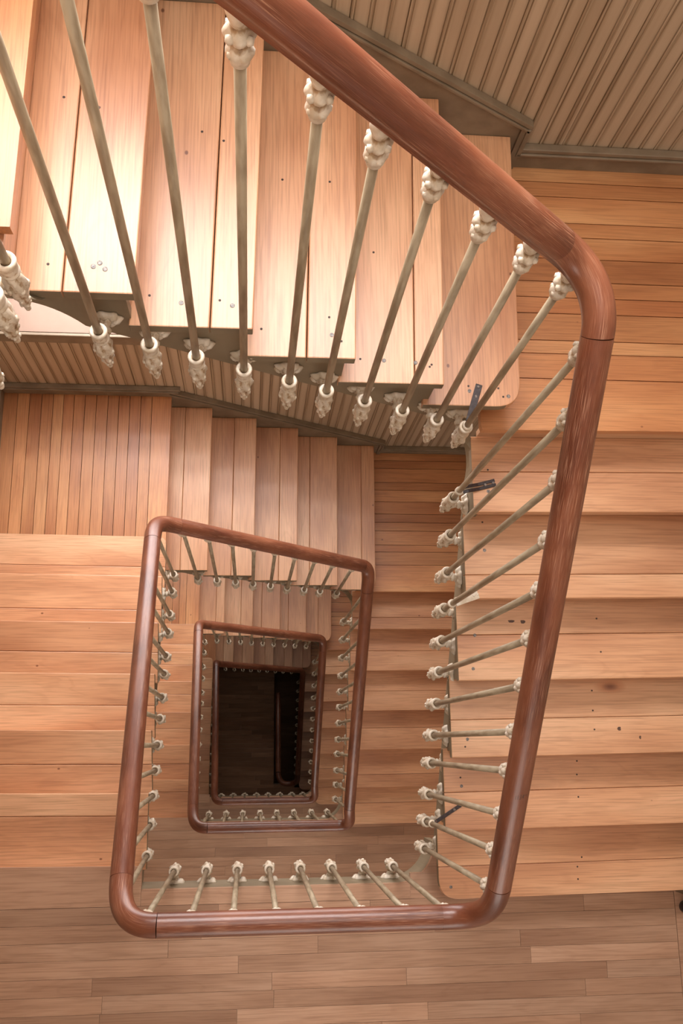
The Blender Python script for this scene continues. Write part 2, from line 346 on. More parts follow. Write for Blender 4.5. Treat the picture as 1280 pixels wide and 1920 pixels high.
for n, (st, zs, ze) in enumerate(sorted(WINDOWS)):
    lev = ['top', 'second', 'third', 'lowest'][st]
    fr = bmesh.new(); y0, y1 = YWALL+.27, YWALL+.33
    def bar(a, b): box(fr, (a[0], y0, a[1]), (b[0], y1, b[1]))
    bar((WIN_X0, zs), (WIN_X1, zs+.06)); bar((WIN_X0, ze-.06), (WIN_X1, ze)); bar((WIN_X0, zs+.06), (WIN_X0+.06, ze-.06)); bar((WIN_X1-.06, zs+.06), (WIN_X1, ze-.06))
    xm = (WIN_X0+WIN_X1)/2; bar((xm-.03, zs+.06), (xm+.03, ze-.06))
    zm = (zs+ze)/2+.2; bar((WIN_X0+.06, zm-.015), (xm-.03, zm+.015)); bar((xm+.03, zm-.015), (WIN_X1-.06, zm+.015))
    wo = tag(obj('window_%d' % (n+1), fr, 'trim'), '%s stair window with taupe frame in the beadboard wall' % lev, 'window', kind='structure')
    g = bmesh.new(); box(g, (WIN_X0+.05, YWALL+.298, zs+.05), (WIN_X1-.05, YWALL+.302, ze-.05)); obj('glass_pane', g, 'glass', wo)
    s = bmesh.new(); box(s, (WIN_X0-.06, YWALL-.014, zs-.05), (WIN_X1+.06, YWALL+.003, zs+.004)); box(s, (WIN_X0-.05, YWALL-.010, zs-.10), (WIN_X1+.05, YWALL, zs-.05))
    obj('window_sill', s, 'trim', wo, bevel=.004)
    j = bmesh.new()
    box(j, (WIN_X0, YWALL+.004, zs), (WIN_X1, YWALL+.268, zs+.006)); box(j, (WIN_X0, YWALL+.004, zs+.007), (WIN_X0+.012, YWALL+.268, ze-.013)); box(j, (WIN_X1-.012, YWALL+.004, zs+.007), (WIN_X1, YWALL+.268, ze-.013)); box(j, (WIN_X0, YWALL+.004, ze-.012), (WIN_X1, YWALL+.268, ze))
    obj('window_lining', j, 'sill', wo)
for n, st in enumerate(ST):  # unseen hall windows, added to let the south fill light in
    zs, ze = zfloor(st)+.9, zfloor(st)+2.5; fr = bmesh.new(); y0, y1 = YWALL_S-.08, YWALL_S-.03
    for a, b in (((SX0, zs), (SX1, zs+.06)), ((SX0, ze-.06), (SX1, ze)), ((SX0, zs+.06), (SX0+.06, ze-.06)), ((SX1-.06, zs+.06), (SX1, ze-.06)), ((.97, zs+.06), (1.03, ze-.06))):
        box(fr, (a[0], y0, a[1]), (b[0], y1, b[1]))
    wo = tag(obj('window_%d' % (n+5), fr, 'trim'), 'hall window with taupe frame in the south wall, %s from the top' % ['first', 'second', 'third', 'fourth'][n], 'window', kind='structure')
    g = bmesh.new(); box(g, (SX0+.05, YWALL_S-.057, zs+.05), (SX1-.05, YWALL_S-.053, ze-.05)); obj('glass_pane', g, 'glass', wo)
# ------------------------------------------------------------------ hall floors, landings
def planks_x(bm, y0, y1, x0, x1, z0, z1, width, lmin=.5, lmax=1.4, gap=.0005, jit=0):
    y = y1
    while y > y0+.005:
        wd = width*(1+random.uniform(-jit, jit)); ya = max(y-wd, y0)
        if ya-y0 < .02: ya = y0
        x = x0-random.uniform(0, lmax*.6)
        while x < x1:
            L = random.uniform(lmin, lmax); a, b = max(x, x0), min(x+L, x1)
            if b-a > .02: box(bm, (a+gap, ya+gap, z0), (b-gap, y-gap, z1), random.uniform(.35, .8))
            x += L
        y = ya
LEV = ['top', 'second', 'third', 'fourth', 'ground']
def hall(st):
    zf = zfloor(st); n = NOSE[(min(st, 3), 'W')][0]; e = NOSE[(max(st-1, 0), 'E')][6] if st else NOSE[(0, 'E')][6]
    bm = bmesh.new(); t = .03
    yb = .03; xw = W_ENDS[0][1]
    xe = 1.24
    ground = st == 4
    yw = n[3]
    # body of the hall in strips, border board along the well, wide nosing board at the head of the west flight
    planks_x(bm, YWALL_S, -.033, XWALL_W, 2.305, zf-t, zf, .0665)
    planks_x(bm, YWALL_S, -.033, 2.40, 2.95, zf-t, zf, .0665)
    box(bm, (2.3065, YWALL_S, zf-t), (2.399, .10, zf), .7)
    if not ground:
        box(bm, (xw-.0, -.032, zf-t), (xe-.09, yb, zf), .75)
        prism(bm, [(XWALL_W, -.032), (xw-.001, -.032), (xw-.001, yw), (XWALL_W, yw+.014)], zf-t, zf, .8)
    else:
        planks_x(bm, -.033, YWALL, XWALL_W, .84, zf-t, zf, .0665)
        box(bm, (.84, -.032, zf-t), (1.24, .02, zf), .5)
    planks_x(bm, -.033, .07, 1.152, 2.305, zf-t, zf, .0665)
    fo = tag(obj('floor', bm, 'ground' if ground else 'floorX'), '%s hall floor of narrow strip boards on the south side of the well' % {0: 'topmost', 1: 'first visible', 2: 'second visible', 3: 'third visible', 4: 'dim ground-level'}[st], 'floor', kind='structure')
    sb = bmesh.new()
    if ground: box(sb, (XWALL_W, YWALL_S, zf-.22), (.84, YWALL, zf-t-.001)); box(sb, (.84, YWALL_S, zf-.22), (2.95, .02, zf-t-.001))
    else: box(sb, (XWALL_W, YWALL_S, zf-.24), (2.95, -.005, zf-t-.001)); box(sb, (XWALL_W, -.005, zf-.24), (-.03, yw-.05, zf-t-.001))
    obj('floor_slab', sb, 'plaster', fo)
    return fo
HALLS = [hall(st) for st in range(5)]
def landing(st, side):
    t = .032
    if side == 'NW':
        z = zfloor(st)-7*R_; n = NOSE[(st, 'N')][0]; w6 = NOSE[(st, 'W')][6]; y0 = w6[3]-.03
        bm = bmesh.new(); g = .0016
        seams = [-1.03, -.93, -.86, -.79, -.723, -.662, -.601, -.537, -.47, -.402, -.338, -.273, -.208, -.143]
        seams = [s for s in seams if s < n[2]-.07]
        for a, b in zip(seams, seams[1:]):
            box(bm, (a+g, y0, z-t), (b-g, YWALL-.001, z), random.uniform(.4, .75))
        a = seams[-1]
        yw = YEND_N[st]
        outl = [(a+g, y0), (n[2]+.001, y0), (n[0], YWALL-.001), (a+g, YWALL-.001)]
        prism(bm, outl, z-t, z, .8)
        o = obj('stair_landing', bm, 'pineY')
        tag(o, '%s northwest landing of floorboards running north to south' % ['highest', 'upper left', 'second lower', 'dark lowest'][st], 'landing')
    else:
        z = zfloor(st)-13*R_; n = NOSE[(st, 'E')][0]; n5 = NOSE[(st, 'N')][5]; bm = bmesh.new(); g = .0016
        seams = [YWALL-.001, 2.599, 2.539, 2.434, 2.376, 2.29, 2.199, 2.137, 2.075, 1.972, 1.922, 1.828]
        xl = n5[2]-.06
        for b, a in zip(seams, seams[1:]):
            box(bm, (xl, a+g, z-t), (XWALL_E-.002, b-g, z), random.uniform(.35, .8))
        xe = XEND_E[st]
        outl = [(xl-.03, 1.828-g), (xl-.03, n[3]+.02), (xe, n[3]), (XWALL_E-.002, n[1]), (XWALL_E-.002, 1.828-g)]
        prism(bm, outl, z-t, z, .75)
        o = obj('stair_landing', bm, 'pineX')
        tag(o, '%s northeast landing of floorboards running east to west' % ['highest and widest-looking', 'second', 'third', 'dark lowest'][st], 'landing')
    sk = bmesh.new()
    if side == 'NW':
        box(sk, (XWALL_W+.022, YWALL-.022, z), (NOSE[(st, 'N')][0][0]+.02, YWALL-.001, z+.095)); box(sk, (XWALL_W+.016, YWALL-.036, z+.095), (NOSE[(st, 'N')][0][0]+.05, YWALL-.001, z+.105)); box(sk, (XWALL_W+.016, YWALL-.030, z+.108), (NOSE[(st, 'N')][0][0]+.06, YWALL-.001, z+.125))
        s2 = bmesh.new(); y6 = NOSE[(st, 'W')][6][3]-.03
        box(s2, (XWALL_W+.001, y6, z), (XWALL_W+.022, YWALL-.001, z+.095)); box(s2, (XWALL_W+.001, y6, z+.095), (XWALL_W+.034, YWALL-.001, z+.122))
        obj('skirting_board', s2, 'trim', o, bevel=.003)
        uo = bmesh.new(); box(uo, (XWALL_W, YEND_N[st]+.06, z-.24), (n[2]-.06, YWALL, z-t-.001)); obj('landing_soffit', uo, 'plaster', o)
    else:
        x5 = NOSE[(st, 'N')][5][0]
        box(sk, (x5+.045, YWALL-.022, z), (XWALL_E-.002, YWALL-.001, z+.085)); box(sk, (x5+.045, YWALL-.036, z+.085), (XWALL_E-.002, YWALL-.001, z+.096)); box(sk, (x5+.045, YWALL-.030, z+.099), (XWALL_E-.002, YWALL-.001, z+.118))
        s2 = bmesh.new(); box(s2, (XWALL_E-.022, NOSE[(st, 'E')][0][1]-.03, z), (XWALL_E-.001, YWALL-.03, z+.118)); obj('skirting_board', s2, 'trim', o, bevel=.003)
        uo = bmesh.new(); box(uo, (XEND_E[st]+.06, YEND_N[st]+.06, z-.24), (XWALL_E, YWALL, z-t-.001)); obj('landing_soffit', uo, 'plaster', o)
    obj('skirting_board', sk, 'trim', o, bevel=.003)
    return o
for st in ST:
    landing(st, 'NW'); landing(st, 'NE')
# ------------------------------------------------------------------ flights of stairs
FRAC = {(0,'N'): [0, .41, .65, .57, .72, .999], (0,'E'): [0, .47, .72, .46, .55, .54, .6]}
SCREWS = {('N',1): [(-.026,1.726,0),(.08,1.724,1),(.095,1.734,1),(.108,1.718,1),(-.016,2.187,0),(.068,2.16,0)],
 ('N',2): [(.194,1.741,0),(.276,1.723,1),(.375,1.734,0),(.408,1.72,1),(.376,2.209,0),(.317,2.234,0)],
 ('N',3): [(.485,1.738,0),(.676,1.78,0),(.683,1.726,1),(.71,1.708,0),(.542,2.213,0),(.681,2.213,0)],
 ('N',4): [(.784,1.731,0),(.856,1.728,1),(.952,1.724,1),(.995,1.712,0),(1.001,1.719,0),(.831,2.088,0)],
 ('N',5): [(1.158,1.706,1),(1.155,1.723,0),(1.253,1.718,0),(1.285,1.691,1),(1.268,1.689,0)],
 ('E',1): [(1.298,1.547,0),(1.296,1.468,1)], ('E',2): [(1.314,1.397,0),(1.317,1.291,1),(1.295,1.164,1)],
 ('E',3): [(1.297,.874,1),(1.309,.999,1),(1.788,1.063,0),(1.795,.936,0)],
 ('E',4): [(1.304,.618,1),(1.294,.59,0),(1.813,.8,0),(1.811,.723,0),(1.812,.65,0)],
 ('E',5): [(1.309,.47,0),(1.312,.437,1),(1.793,.528,0),(1.789,.475,0),(1.789,.388,0)],
 ('E',6): [(1.345,.299,0),(1.846,.138,0),(1.825,.101,0),(1.824,.053,0),(1.29,.035,1)]}
KNOTS = {('E',4): [(1.913,.652,.007,.009),(1.995,.618,.004,.008)], ('E',3): [(1.452,1.052,.012,.006),(1.497,1.050,.009,.008)], ('N',1): [(.068,2.162,.007,.006)]}
FLAB = {'W': 'west', 'N': 'north', 'E': 'east'}
FWORD = {'W': ['hidden topmost', 'upper', 'middle', 'lowest'], 'N': ['brightly lit topmost', 'second highest', 'third', 'dark lowest'], 'E': ['topmost', 'second highest', 'third', 'dark lowest']}
def endx(kind, st, nose):
    return nose
def string_bottom(kind, st, s):
    pass
def flight(st, kind):
    ns = NOSE[(st, kind)]; nk = len(ns); z0 = zfloor(st)+ZOFF[kind]; TT = .036
    horiz = kind == 'N'
    if kind == 'W': ns = [(a, b, (W_ENDS[i][1] if st < 2 else .012-.004*i)+DXW[st], d) for i, (a, b, c, d) in enumerate(ns)]
    if kind == 'N': ns = [(a, YWALL-.021, c, YEND_N[st]) for a, b, c, d in ns]
    if kind == 'E': ns = [(XWALL_E-.003, b, XEND_E[st], d) for a, b, c, d in ns]
    if kind == 'W': ns = [(XWALL_W+.001, b, c, d) for a, b, c, d in ns]
    sgn = {'W': (0, 1), 'N': (1, 0), 'E': (0, -1)}[kind]       # the way down
    back = lambda p, d: (p[0]-sgn[0]*d, p[1]-sgn[1]*d)
    root = empty('stair_flight', (ns[3][2], ns[3][3], z0-3*R_), '%s %s flight of wooden stairs along the %s side of the well' % (FWORD[kind][st], FLAB[kind], FLAB[kind]), 'stairs', 'flights of wooden stairs')
    def put(name, bm, mat, parent=root, **kw):
        bmesh.ops.translate(bm, verts=bm.verts, vec=-root.location); return obj(name, bm, mat, parent, **kw)
    mat = 'oakY' if kind == 'N' else 'oakX'
    for k in range(1, nk):
        zt = z0-k*R_; a = ns[k]; u = ns[k-1]
        w0, e0 = back((u[0], u[1]), .034), back((u[2], u[3]), .034)     # rear edge, tucked under the riser above
        w1, e1 = (a[0], a[1]), (a[2], a[3])
        if kind == 'N': w0 = (w0[0], w1[1])
        f = FRAC.get((st, kind), [0]+[random.choice((.4, .5, .55, .62, .7)) for _ in range(8)])[k] if k < 9 else .5
        m0, m1 = P2(w0, w1, f), P2(e0, e1, f); g = .0013 if st == 0 and kind == 'N' else .0006
        bm = bmesh.new(); tn = random.uniform(.55, .8)
        if f < .99:
            prism(bm, [w0, back(m0, g), back(m1, g), e0], zt-TT, zt, min(1, tn+random.uniform(-.15, .1)))
            fp = [back(m0, -g), w1, e1, back(m1, -g)]
        else: fp = [w0, w1, e1, e0]
        if k == nk-1: fp = rounded(fp, 2, .085 if kind != 'W' else .05, 8)
        prism(bm, fp, zt-TT, zt, tn)
        bm.normal_update(); wd = {'N': (0, -1), 'W': (1, 0), 'E': (-1, 0)}[kind]
        for fc in bm.faces:                                   # the end grain towards the well takes the string's colour
            if fc.normal.x*wd[0]+fc.normal.y*wd[1] > .93: fc.material_index = 1
        tr = put('tread', bm, mat, bevel=.0035); tr.data.materials.append(M['string'])
        if st == 0 and (kind, k) in SCREWS:
            for x, y, big in SCREWS[(kind, k)]:
                sb = bmesh.new(); rr = .0065 if big else .0036
                lathe(sb, [(rr, -.002), (rr, .0006), (rr*.75, .0012)], 10, origin=(x, y, zt))
                if big: box(sb, (x-rr*.7, y-.0007, zt+.0012), (x+rr*.7, y+.0007, zt+.0016))
                put('screw_head' if big else 'nail_head', sb, 'screw' if big else 'nail', tr)
        if st == 0 and (kind, k) in KNOTS:
            for x, y, ra, rb in KNOTS[(kind, k)]:
                sb = bmesh.new(); pts = [(x+ra*math.cos(t)*(1+.2*math.sin(3*t+x*9)), y+rb*math.sin(t)*(1+.2*math.cos(2*t))) for t in [i/18*2*PI for i in range(18)]]
                prism(sb, pts, zt-.0005, zt+.0004, .2); put('wood_knot', sb, 'knot', tr)
    for k in range(nk):                                       # riser below nose k
        zt = z0-k*R_; a = ns[k]
        w0, e0 = back((a[0], a[1]), .032), back((a[2], a[3]), .032)
        ins = .022
        e0 = {'W': (e0[0]-ins, e0[1]), 'N': (e0[0], e0[1]+ins), 'E': (e0[0]+ins, e0[1])}[kind]
        if kind == 'N': w0 = (w0[0], a[1])
        if k == nk-1: e0 = {'W': (e0[0]-.06, e0[1]), 'N': (e0[0], e0[1]+.05), 'E': (e0[0]+.06, e0[1])}[kind]
        bm = bmesh.new(); top = zt-(TT if k else .033)-.0006
        prism(bm, [w0, e0, back(e0, .02), back(w0, .02)], zt-R_+.001, top, random.uniform(.35, .8))
        if top-.02 > zt-R_:                                     # cove moulding under the nosing
            prism(bm, [back(w0, -.0002), back(e0, -.0002), back(e0, -.012), back(w0, -.012)], top-.012, top, .5)
        put('riser', bm, mat)
    # soffit and wall skirting
    n0, n1 = ns[0], ns[-1]
    def line_z(q):                                           # pitch line through the nosings
        if kind == 'N': s = (q-ns[1][2])/(ns[-1][2]-ns[1][2])*(nk-2)+1
        else: s = (q-ns[1][3])/(ns[-1][3]-ns[1][3])*(nk-2)+1
        return z0-s*R_
    root_line = line_z
    bm = bmesh.new(); qa = n0[2] if horiz else n0[3]; qb = n1[2] if horiz else n1[3]
    if kind == 'N': c = [(qa, YWALL-.001), (qb, YWALL-.001), (qb, n1[3]+.05), (qa, n1[3]+.05)]
    if kind == 'W': xs_ = -.075+DXW[st]; c = [(XWALL_W, qa), (XWALL_W, qb), (xs_, qb), (xs_, qa)]
    if kind == 'E': c = [(XWALL_E, qa), (XWALL_E, qb), (n1[2]+.05, qb), (n1[2]+.05, qa)]
    vs = []
    for dz in (-.26, -.29):
        for x, y in c: vs.append(bm.verts.new((x, y, line_z(x if horiz else y)+dz)))
    for f in ((0, 1, 2, 3), (7, 6, 5, 4), (0, 4, 5, 1), (1, 5, 6, 2), (2, 6, 7, 3), (3, 7, 4, 0)): bm.faces.new([vs[i] for i in f])
    bmesh.ops.recalc_face_normals(bm, faces=bm.faces); put('soffit', bm, 'plaster')
    def slope_board(bm, q0, q1, d0, d1, lo, hi):
        """board on the wall between q0 and q1; d0..d1 off the wall; lo and hi above the pitch line"""
        vs = []
        for q in (q0, q1):
            for dd, hh in ((d0, lo), (d1, lo), (d1, hi), (d0, hi)):
                z = line_z(q)+hh
                p = (q, YWALL-dd, z) if kind == 'N' else ((XWALL_W+dd, q, z) if kind == 'W' else (XWALL_E-dd, q, z))
                vs.append(bm.verts.new(p))
        for f in ((0, 1, 2, 3), (7, 6, 5, 4), (0, 4, 5, 1), (1, 5, 6, 2), (2, 6, 7, 3), (3, 7, 4, 0)): bm.faces.new([vs[i] for i in f])
    q0 = qa if kind != 'N' else qa
    q1 = qb+(.075 if kind == 'N' else (.06 if kind == 'W' else -.02))
    bm = bmesh.new()
    slope_board(bm, q0, q1, .001, .020, -.24, .083); slope_board(bm, q0, q1, .001, .036, .0835, .095); slope_board(bm, q0, q1+.008, .001, .030, .0985, .118)
    slope_board(bm, q0, q1, .001, .024, .095, .0985)
    if kind == 'N':                                          # the return of the moulding down to the landing skirting
        zb = z0-nk*R_; 
        box(bm, (q1-.03, YWALL-.030, zb+.0), (q1, YWALL-.001, line_z(q1)+.10)); box(bm, (q1-.012, YWALL-.036, zb+.08), (q1+.004, YWALL-.001, line_z(q1)+.10))
    bmesh.ops.recalc_face_normals(bm, faces=bm.faces); put('wall_skirting', bm, 'trim', bevel=.002)
    return root, line_z, ns, put
FL = {}
for st in ST:
    for kind in 'WNE': FL[(st, kind)] = flight(st, kind)
# ------------------------------------------------------------------ cut strings round the well
def path_for(st):
    """plan path of the string face, going down: W, NW bend, N, NE bend, E; entries (x, y, kind, q)"""
    xw = lambda y: (lerp(.030, -.013, min(max((y-.1)/1.6, 0), 1)) if st < 2 else lerp(.012, -.012, min(max((y-.1)/1.6, 0), 1)))-.020+DXW[st]
    yn = YEND_N[st]+.020; xe = XEND_E[st]+.020; P = []
    r = .115
    for i in range(33):
        y = lerp(.03, yn-r, i/32); P.append((xw(y), y, 'W', y))
    for i in range(1, 12):
        t = i/12*PI/2; P.append((xw(yn)+r-r*math.cos(t), yn-r+r*math.sin(t), 'NW', i/12))
    for i in range(33):
        x = lerp(xw(yn)+r, xe-r, i/32); P.append((x, yn, 'N', x))
    for i in range(1, 12):
        t = i/12*PI/2; P.append((xe-r+r*math.sin(t), yn-r+r*math.cos(t), 'NE', i/12))
    for i in range(33):
        y = lerp(yn-r, .03+.16, i/32); P.append((xe, y, 'E', y))
    return P
def string(st, kinds, parent_kind):
    pass
def build_string(st):
    P = path_for(st); zf = zfloor(st)
    lz = {k: FL[(st, k)][1] for k in 'WNE'}; ns = {k: FL[(st, k)][2] for k in 'WNE'}
    def top(kind, q):
        if kind == 'NW': return zf-7*R_-(R_+.0365)
        if kind == 'NE': return zf-13*R_-(.0325 if q < .25 else R_+.003)
        arr = ns[kind]; k = 0
        for i, n in enumerate(arr):
            v = n[2] if kind == 'N' else n[3]
            d = (q-v) if kind != 'E' else (v-q)
            if d > -.030: k = i+1
        kk = min(k, len(arr))
        z = zf+ZOFF[kind]-kk*R_-(.0365 if 0 < kk < len(arr) else .0325)
        return z
    def bot(kind, q):
        a = {}
        yW = P[32][3]; xN0 = P[44][3]; xN1 = P[76][3]; yE0 = P[88][3]
        if kind == 'W': return lz['W'](q)-.32 if q > .35 else lerp(zf-.26, lz['W'](.35)-.32, max(0, (q-.03)/.32))
        if kind == 'N': return lz['N'](q)-.32
        if kind == 'E': return max(lz['E'](q)-.32, zfloor(st+1)-.26)
        if kind == 'NW': return lerp(lz['W'](yW)-.32, lz['N'](xN0)-.32, q)
        return lerp(lz['N'](xN1)-.32, lz['E'](yE0)-.32, q)
    # resample densely so that the sawtooth top stays crisp
    D = []
    for a, b in zip(P, P[1:]):
        L = math.hypot(b[0]-a[0], b[1]-a[1]); n = max(1, int(L/.012)) if a[2] in 'WNE' and a[2] == b[2] else 1
        for i in range(n):
            t = i/n; D.append((lerp(a[0], b[0], t), lerp(a[1], b[1], t), a[2], lerp(a[3], b[3], t) if a[2] == b[2] else a[3]))
    D.append(P[-1])
    pts = []
    for i, d in enumerate(D):
        a = D[max(i-1, 0)]; b = D[min(i+1, len(D)-1)]
        t = Vector((b[0]-a[0], b[1]-a[1])).normalized(); nrm = Vector((-t.y, t.x))   # away from the well
        zt, zb = top(d[2], d[3]), bot(d[2], d[3])
        zt = max(zt, zb+.02)
        pts.append((d, nrm, zt, zb))
    cuts = {'W': (0, None), 'N': None, 'E': None}
    iNW = [i for i, p in enumerate(pts) if p[0][2] == 'NW']; iNE = [i for i, p in enumerate(pts) if p[0][2] == 'NE']
    a1 = iNW[len(iNW)//2]; a2 = iNE[len(iNE)//2]
    for kind, (s, e) in {'W': (0, a1), 'N': (a1, a2), 'E': (a2, len(pts)-1)}.items():
        bm = bmesh.new(); th = .028; prev = None; first = None
        for i in range(s, e+1):
            d, nrm, zt, zb = pts[i]
            zts = [zt]
            if prev is not None and abs(pts[i-1][2]-zt) > .05: zts = [pts[i-1][2], zt]
            for zz in zts:
                v = [bm.verts.new((d[0], d[1], zb)), bm.verts.new((d[0], d[1], zz)), bm.verts.new((d[0]+nrm.x*th, d[1]+nrm.y*th, zz)), bm.verts.new((d[0]+nrm.x*th, d[1]+nrm.y*th, zb))]
                if prev is not None:
                    for k in range(4):
                        q = [prev[k], prev[(k+1) % 4], v[(k+1) % 4], v[k]]
                        if len({tuple(round(c, 6) for c in x.co) for x in q}) >= 3:
                            try: bm.faces.new(q)
                            except ValueError: pass
                else: bm.faces.new(v)
                prev = v
        bm.faces.new(prev[::-1])
        bmesh.ops.remove_doubles(bm, verts=bm.verts, dist=1e-5); bmesh.ops.recalc_face_normals(bm, faces=bm.faces)
        FL[(st, kind)][3]('string_board', bm, 'string')
for st in ST: build_string(st)
def fascia(st):
    """painted fascia of the hall floor towards the well with its curved southeast corner"""
    zf = zfloor(st); xe = (XEND_E[st-1] if st else XEND_E[0])+.02; xw = .010
    P = [(xe, .19)]
    r = .16
    for i in range(1, 13):
        t = i/12*PI/2; P.append((xe-r+r*math.cos(t), .19-r*math.sin(t)))
    P += [(xe-r-.1, .03), (xw+.02, .03), (xw, .03)]
    bm = bmesh.new(); th = .026
    prev = None
    for i, p in enumerate(P):
        a = P[max(i-1, 0)]; b = P[min(i+1, len(P)-1)]; t = Vector((b[0]-a[0], b[1]-a[1])).normalized(); n = Vector((-t.y, t.x))
        zt = zf-.031
        v = [bm.verts.new((p[0], p[1], zf-.24)), bm.verts.new((p[0], p[1], zt)), bm.verts.new((p[0]+n.x*th, p[1]+n.y*th, zt)), bm.verts.new((p[0]+n.x*th, p[1]+n.y*th, zf-.24))]
        if prev:
            for k in range(4): bm.faces.new((prev[k], prev[(k+1) % 4], v[(k+1) % 4], v[k]))
        else: bm.faces.new(v)
        prev = v
    bm.faces.new(prev[::-1]); bmesh.ops.recalc_face_normals(bm, faces=bm.faces)
    obj('fascia_board', bm, 'string', HALLS[st])
    # the strip of flooring that follows the curve
    bm = bmesh.new()
    out = [(p[0], p[1]) for p in P if p[0] > 1.1 or True][:14]
    out = [(xe, .19)]+out[1:13]+[(xe-r, -.032), (xe+.10, -.032), (xe+.10, .19)]
    prism(bm, out, zf-.0305, zf-.0002, .7)
    obj('curved_floor_edge', bm, 'floorX', HALLS[st])
for st in range(4): fascia(st)
# ------------------------------------------------------------------ handrail
XR_E = [1.205, 1.132, 1.142, 1.147]; YR_N = [1.612, 1.588, 1.560, 1.53]; XR_W = [(.02, -.019), (.074, .036), (.095, .052), (.115, .075)]; YR_S = [.088, .088, .075, .04]
def seg_points():
    """list of (kind of part, storey, [3D points]) going down the stair"""
    out = []
    def bend(p0, d0, p1, d1, n=18):
        a, b = Vector(p0), Vector(p1); L = (b-a).length*.72
        c0 = a+Vector(d0).normalized()*L*.62; c1 = b-Vector(d1).normalized()*L*.62
        return [tuple((1-t)**3*a+3*t*(1-t)**2*c0+3*t*t*(1-t)*c1+t**3*b) for t in [i/n for i in range(n+1)]]
    def straight(p0, p1, n=16): return [tuple(Vector(p0).lerp(Vector(p1), i/n)) for i in range(n+1)]
    for st in ST:
        zf = zfloor(st); ys = YR_S[st]; xe = XR_E[st]; yn = YR_N[st]; w0, w1 = XR_W[st]
        s0, s1 = (1.06, ys, zf+1.14), (.20, ys, zf+1.14)
        a0, a1 = (w0, .205, zf+1.015), (w1, 1.47, zf+.142)
        b0, b1 = (.125, yn, zf-.075), (1.09, yn-.004, zf-1.012)
        c0, c1 = (xe, 1.46, zf-1.135), (xe-.012, .205, zf-2.163)
        out.append(('rail_section', st, straight(s0, s1), 'S'))
        out.append(('rail_bend', st, bend(s1, (-1, 0, 0), a0, Vector(a1)-Vector(a0)), 'SW'))
        out.append(('rail_section', st, straight(a0, a1), 'W'))
        out.append(('rail_bend', st, bend(a1, Vector(a1)-Vector(a0), b0, Vector(b1)-Vector(b0)), 'NW'))
        out.append(('rail_section', st, straight(b0, b1), 'N'))
        out.append(('rail_bend', st, bend(b1, Vector(b1)-Vector(b0), c0, Vector(c1)-Vector(c0)), 'NE'))
        out.append(('rail_section', st, straight(c0, c1), 'E'))
        if st < 3: out.append(('rail_bend', st+1, bend(c1, Vector(c1)-Vector(c0), (1.06, YR_S[st+1], zf-H+1.14), (-1, 0, 0)), 'SE'))
        else:
            g = zf-H+1.10; e0 = (.875, .22, g)
            out.append(('rail_bend', 4, bend(c1, Vector(c1)-Vector(c0), (1.01, .065, g), (-1, 0, 0), 10), 'SE'))
            out.append(('rail_bend', 4, bend((1.01, .065, g), (-1, 0, 0), e0, (0, 1, 0), 10), 'SW'))
            out.append(('rail_section', 4, straight(e0, (.875, 1.32, g-.25)), 'W'))
    return out
RS = seg_points()
def rail_profile():
    # broad rounded top, small quirk and a flat underside: (sideways, up)
    pr = []
    a, b = .0365, .034
    for i in range(21):
        t = math.radians(-28+236*i/20); pr.append((a*math.cos(t), b*math.sin(t)+.002))
    pr += [(-.028, -.019), (-.026, -.031), (.026, -.031), (.028, -.019)]
    return pr
PROF = rail_profile()
def sweep(bm, pts, prof, gap=0, u0=0):
    uvl = bm.loops.layers.uv.new('rail')
    P = [Vector(p) for p in pts]
    if gap:
        P[0] = P[0]+(P[1]-P[0]).normalized()*gap; P[-1] = P[-1]+(P[-2]-P[-1]).normalized()*gap
    rings = []; u = u0; us = []
    for i, p in enumerate(P):
        if i: u += (P[i]-P[i-1]).length
        us.append(u)
        t = (P[min(i+1, len(P)-1)]-P[max(i-1, 0)]).normalized()
        side = t.cross(Vector((0, 0, 1))).normalized(); up = side.cross(t).normalized()
        rings.append([bm.verts.new(p+side*a+up*b) for a, b in prof])
    n = len(prof)
    for i in range(len(rings)-1):
        for k in range(n):
            f = bm.faces.new((rings[i][k], rings[i][(k+1) % n], rings[i+1][(k+1) % n], rings[i+1][k]))
            vals = [(us[i], k/n*.22), (us[i], (k+1)/n*.22), (us[i+1], (k+1)/n*.22), (us[i+1], k/n*.22)]
            for l, q in zip(f.loops, vals): l[uvl].uv = q
    bm.faces.new(rings[0][::-1]); bm.faces.new(rings[-1])
    bmesh.ops.recalc_face_normals(bm, faces=bm.faces)
rail = empty('handrail', (1.06, .088, 4.64), 'continuous worn red-brown wooden handrail winding down the whole stairwell', 'handrail')
u = 0
for nm, st, pts, side in RS:
    bm = bmesh.new(); sweep(bm, [tuple(Vector(p)-rail.location) for p in pts], PROF, .0008, u); u += 3.7
    o = obj(nm, bm, 'rail', rail, smooth=True)
    md = o.modifiers.new('split', 'EDGE_SPLIT'); md.split_angle = math.radians(38)
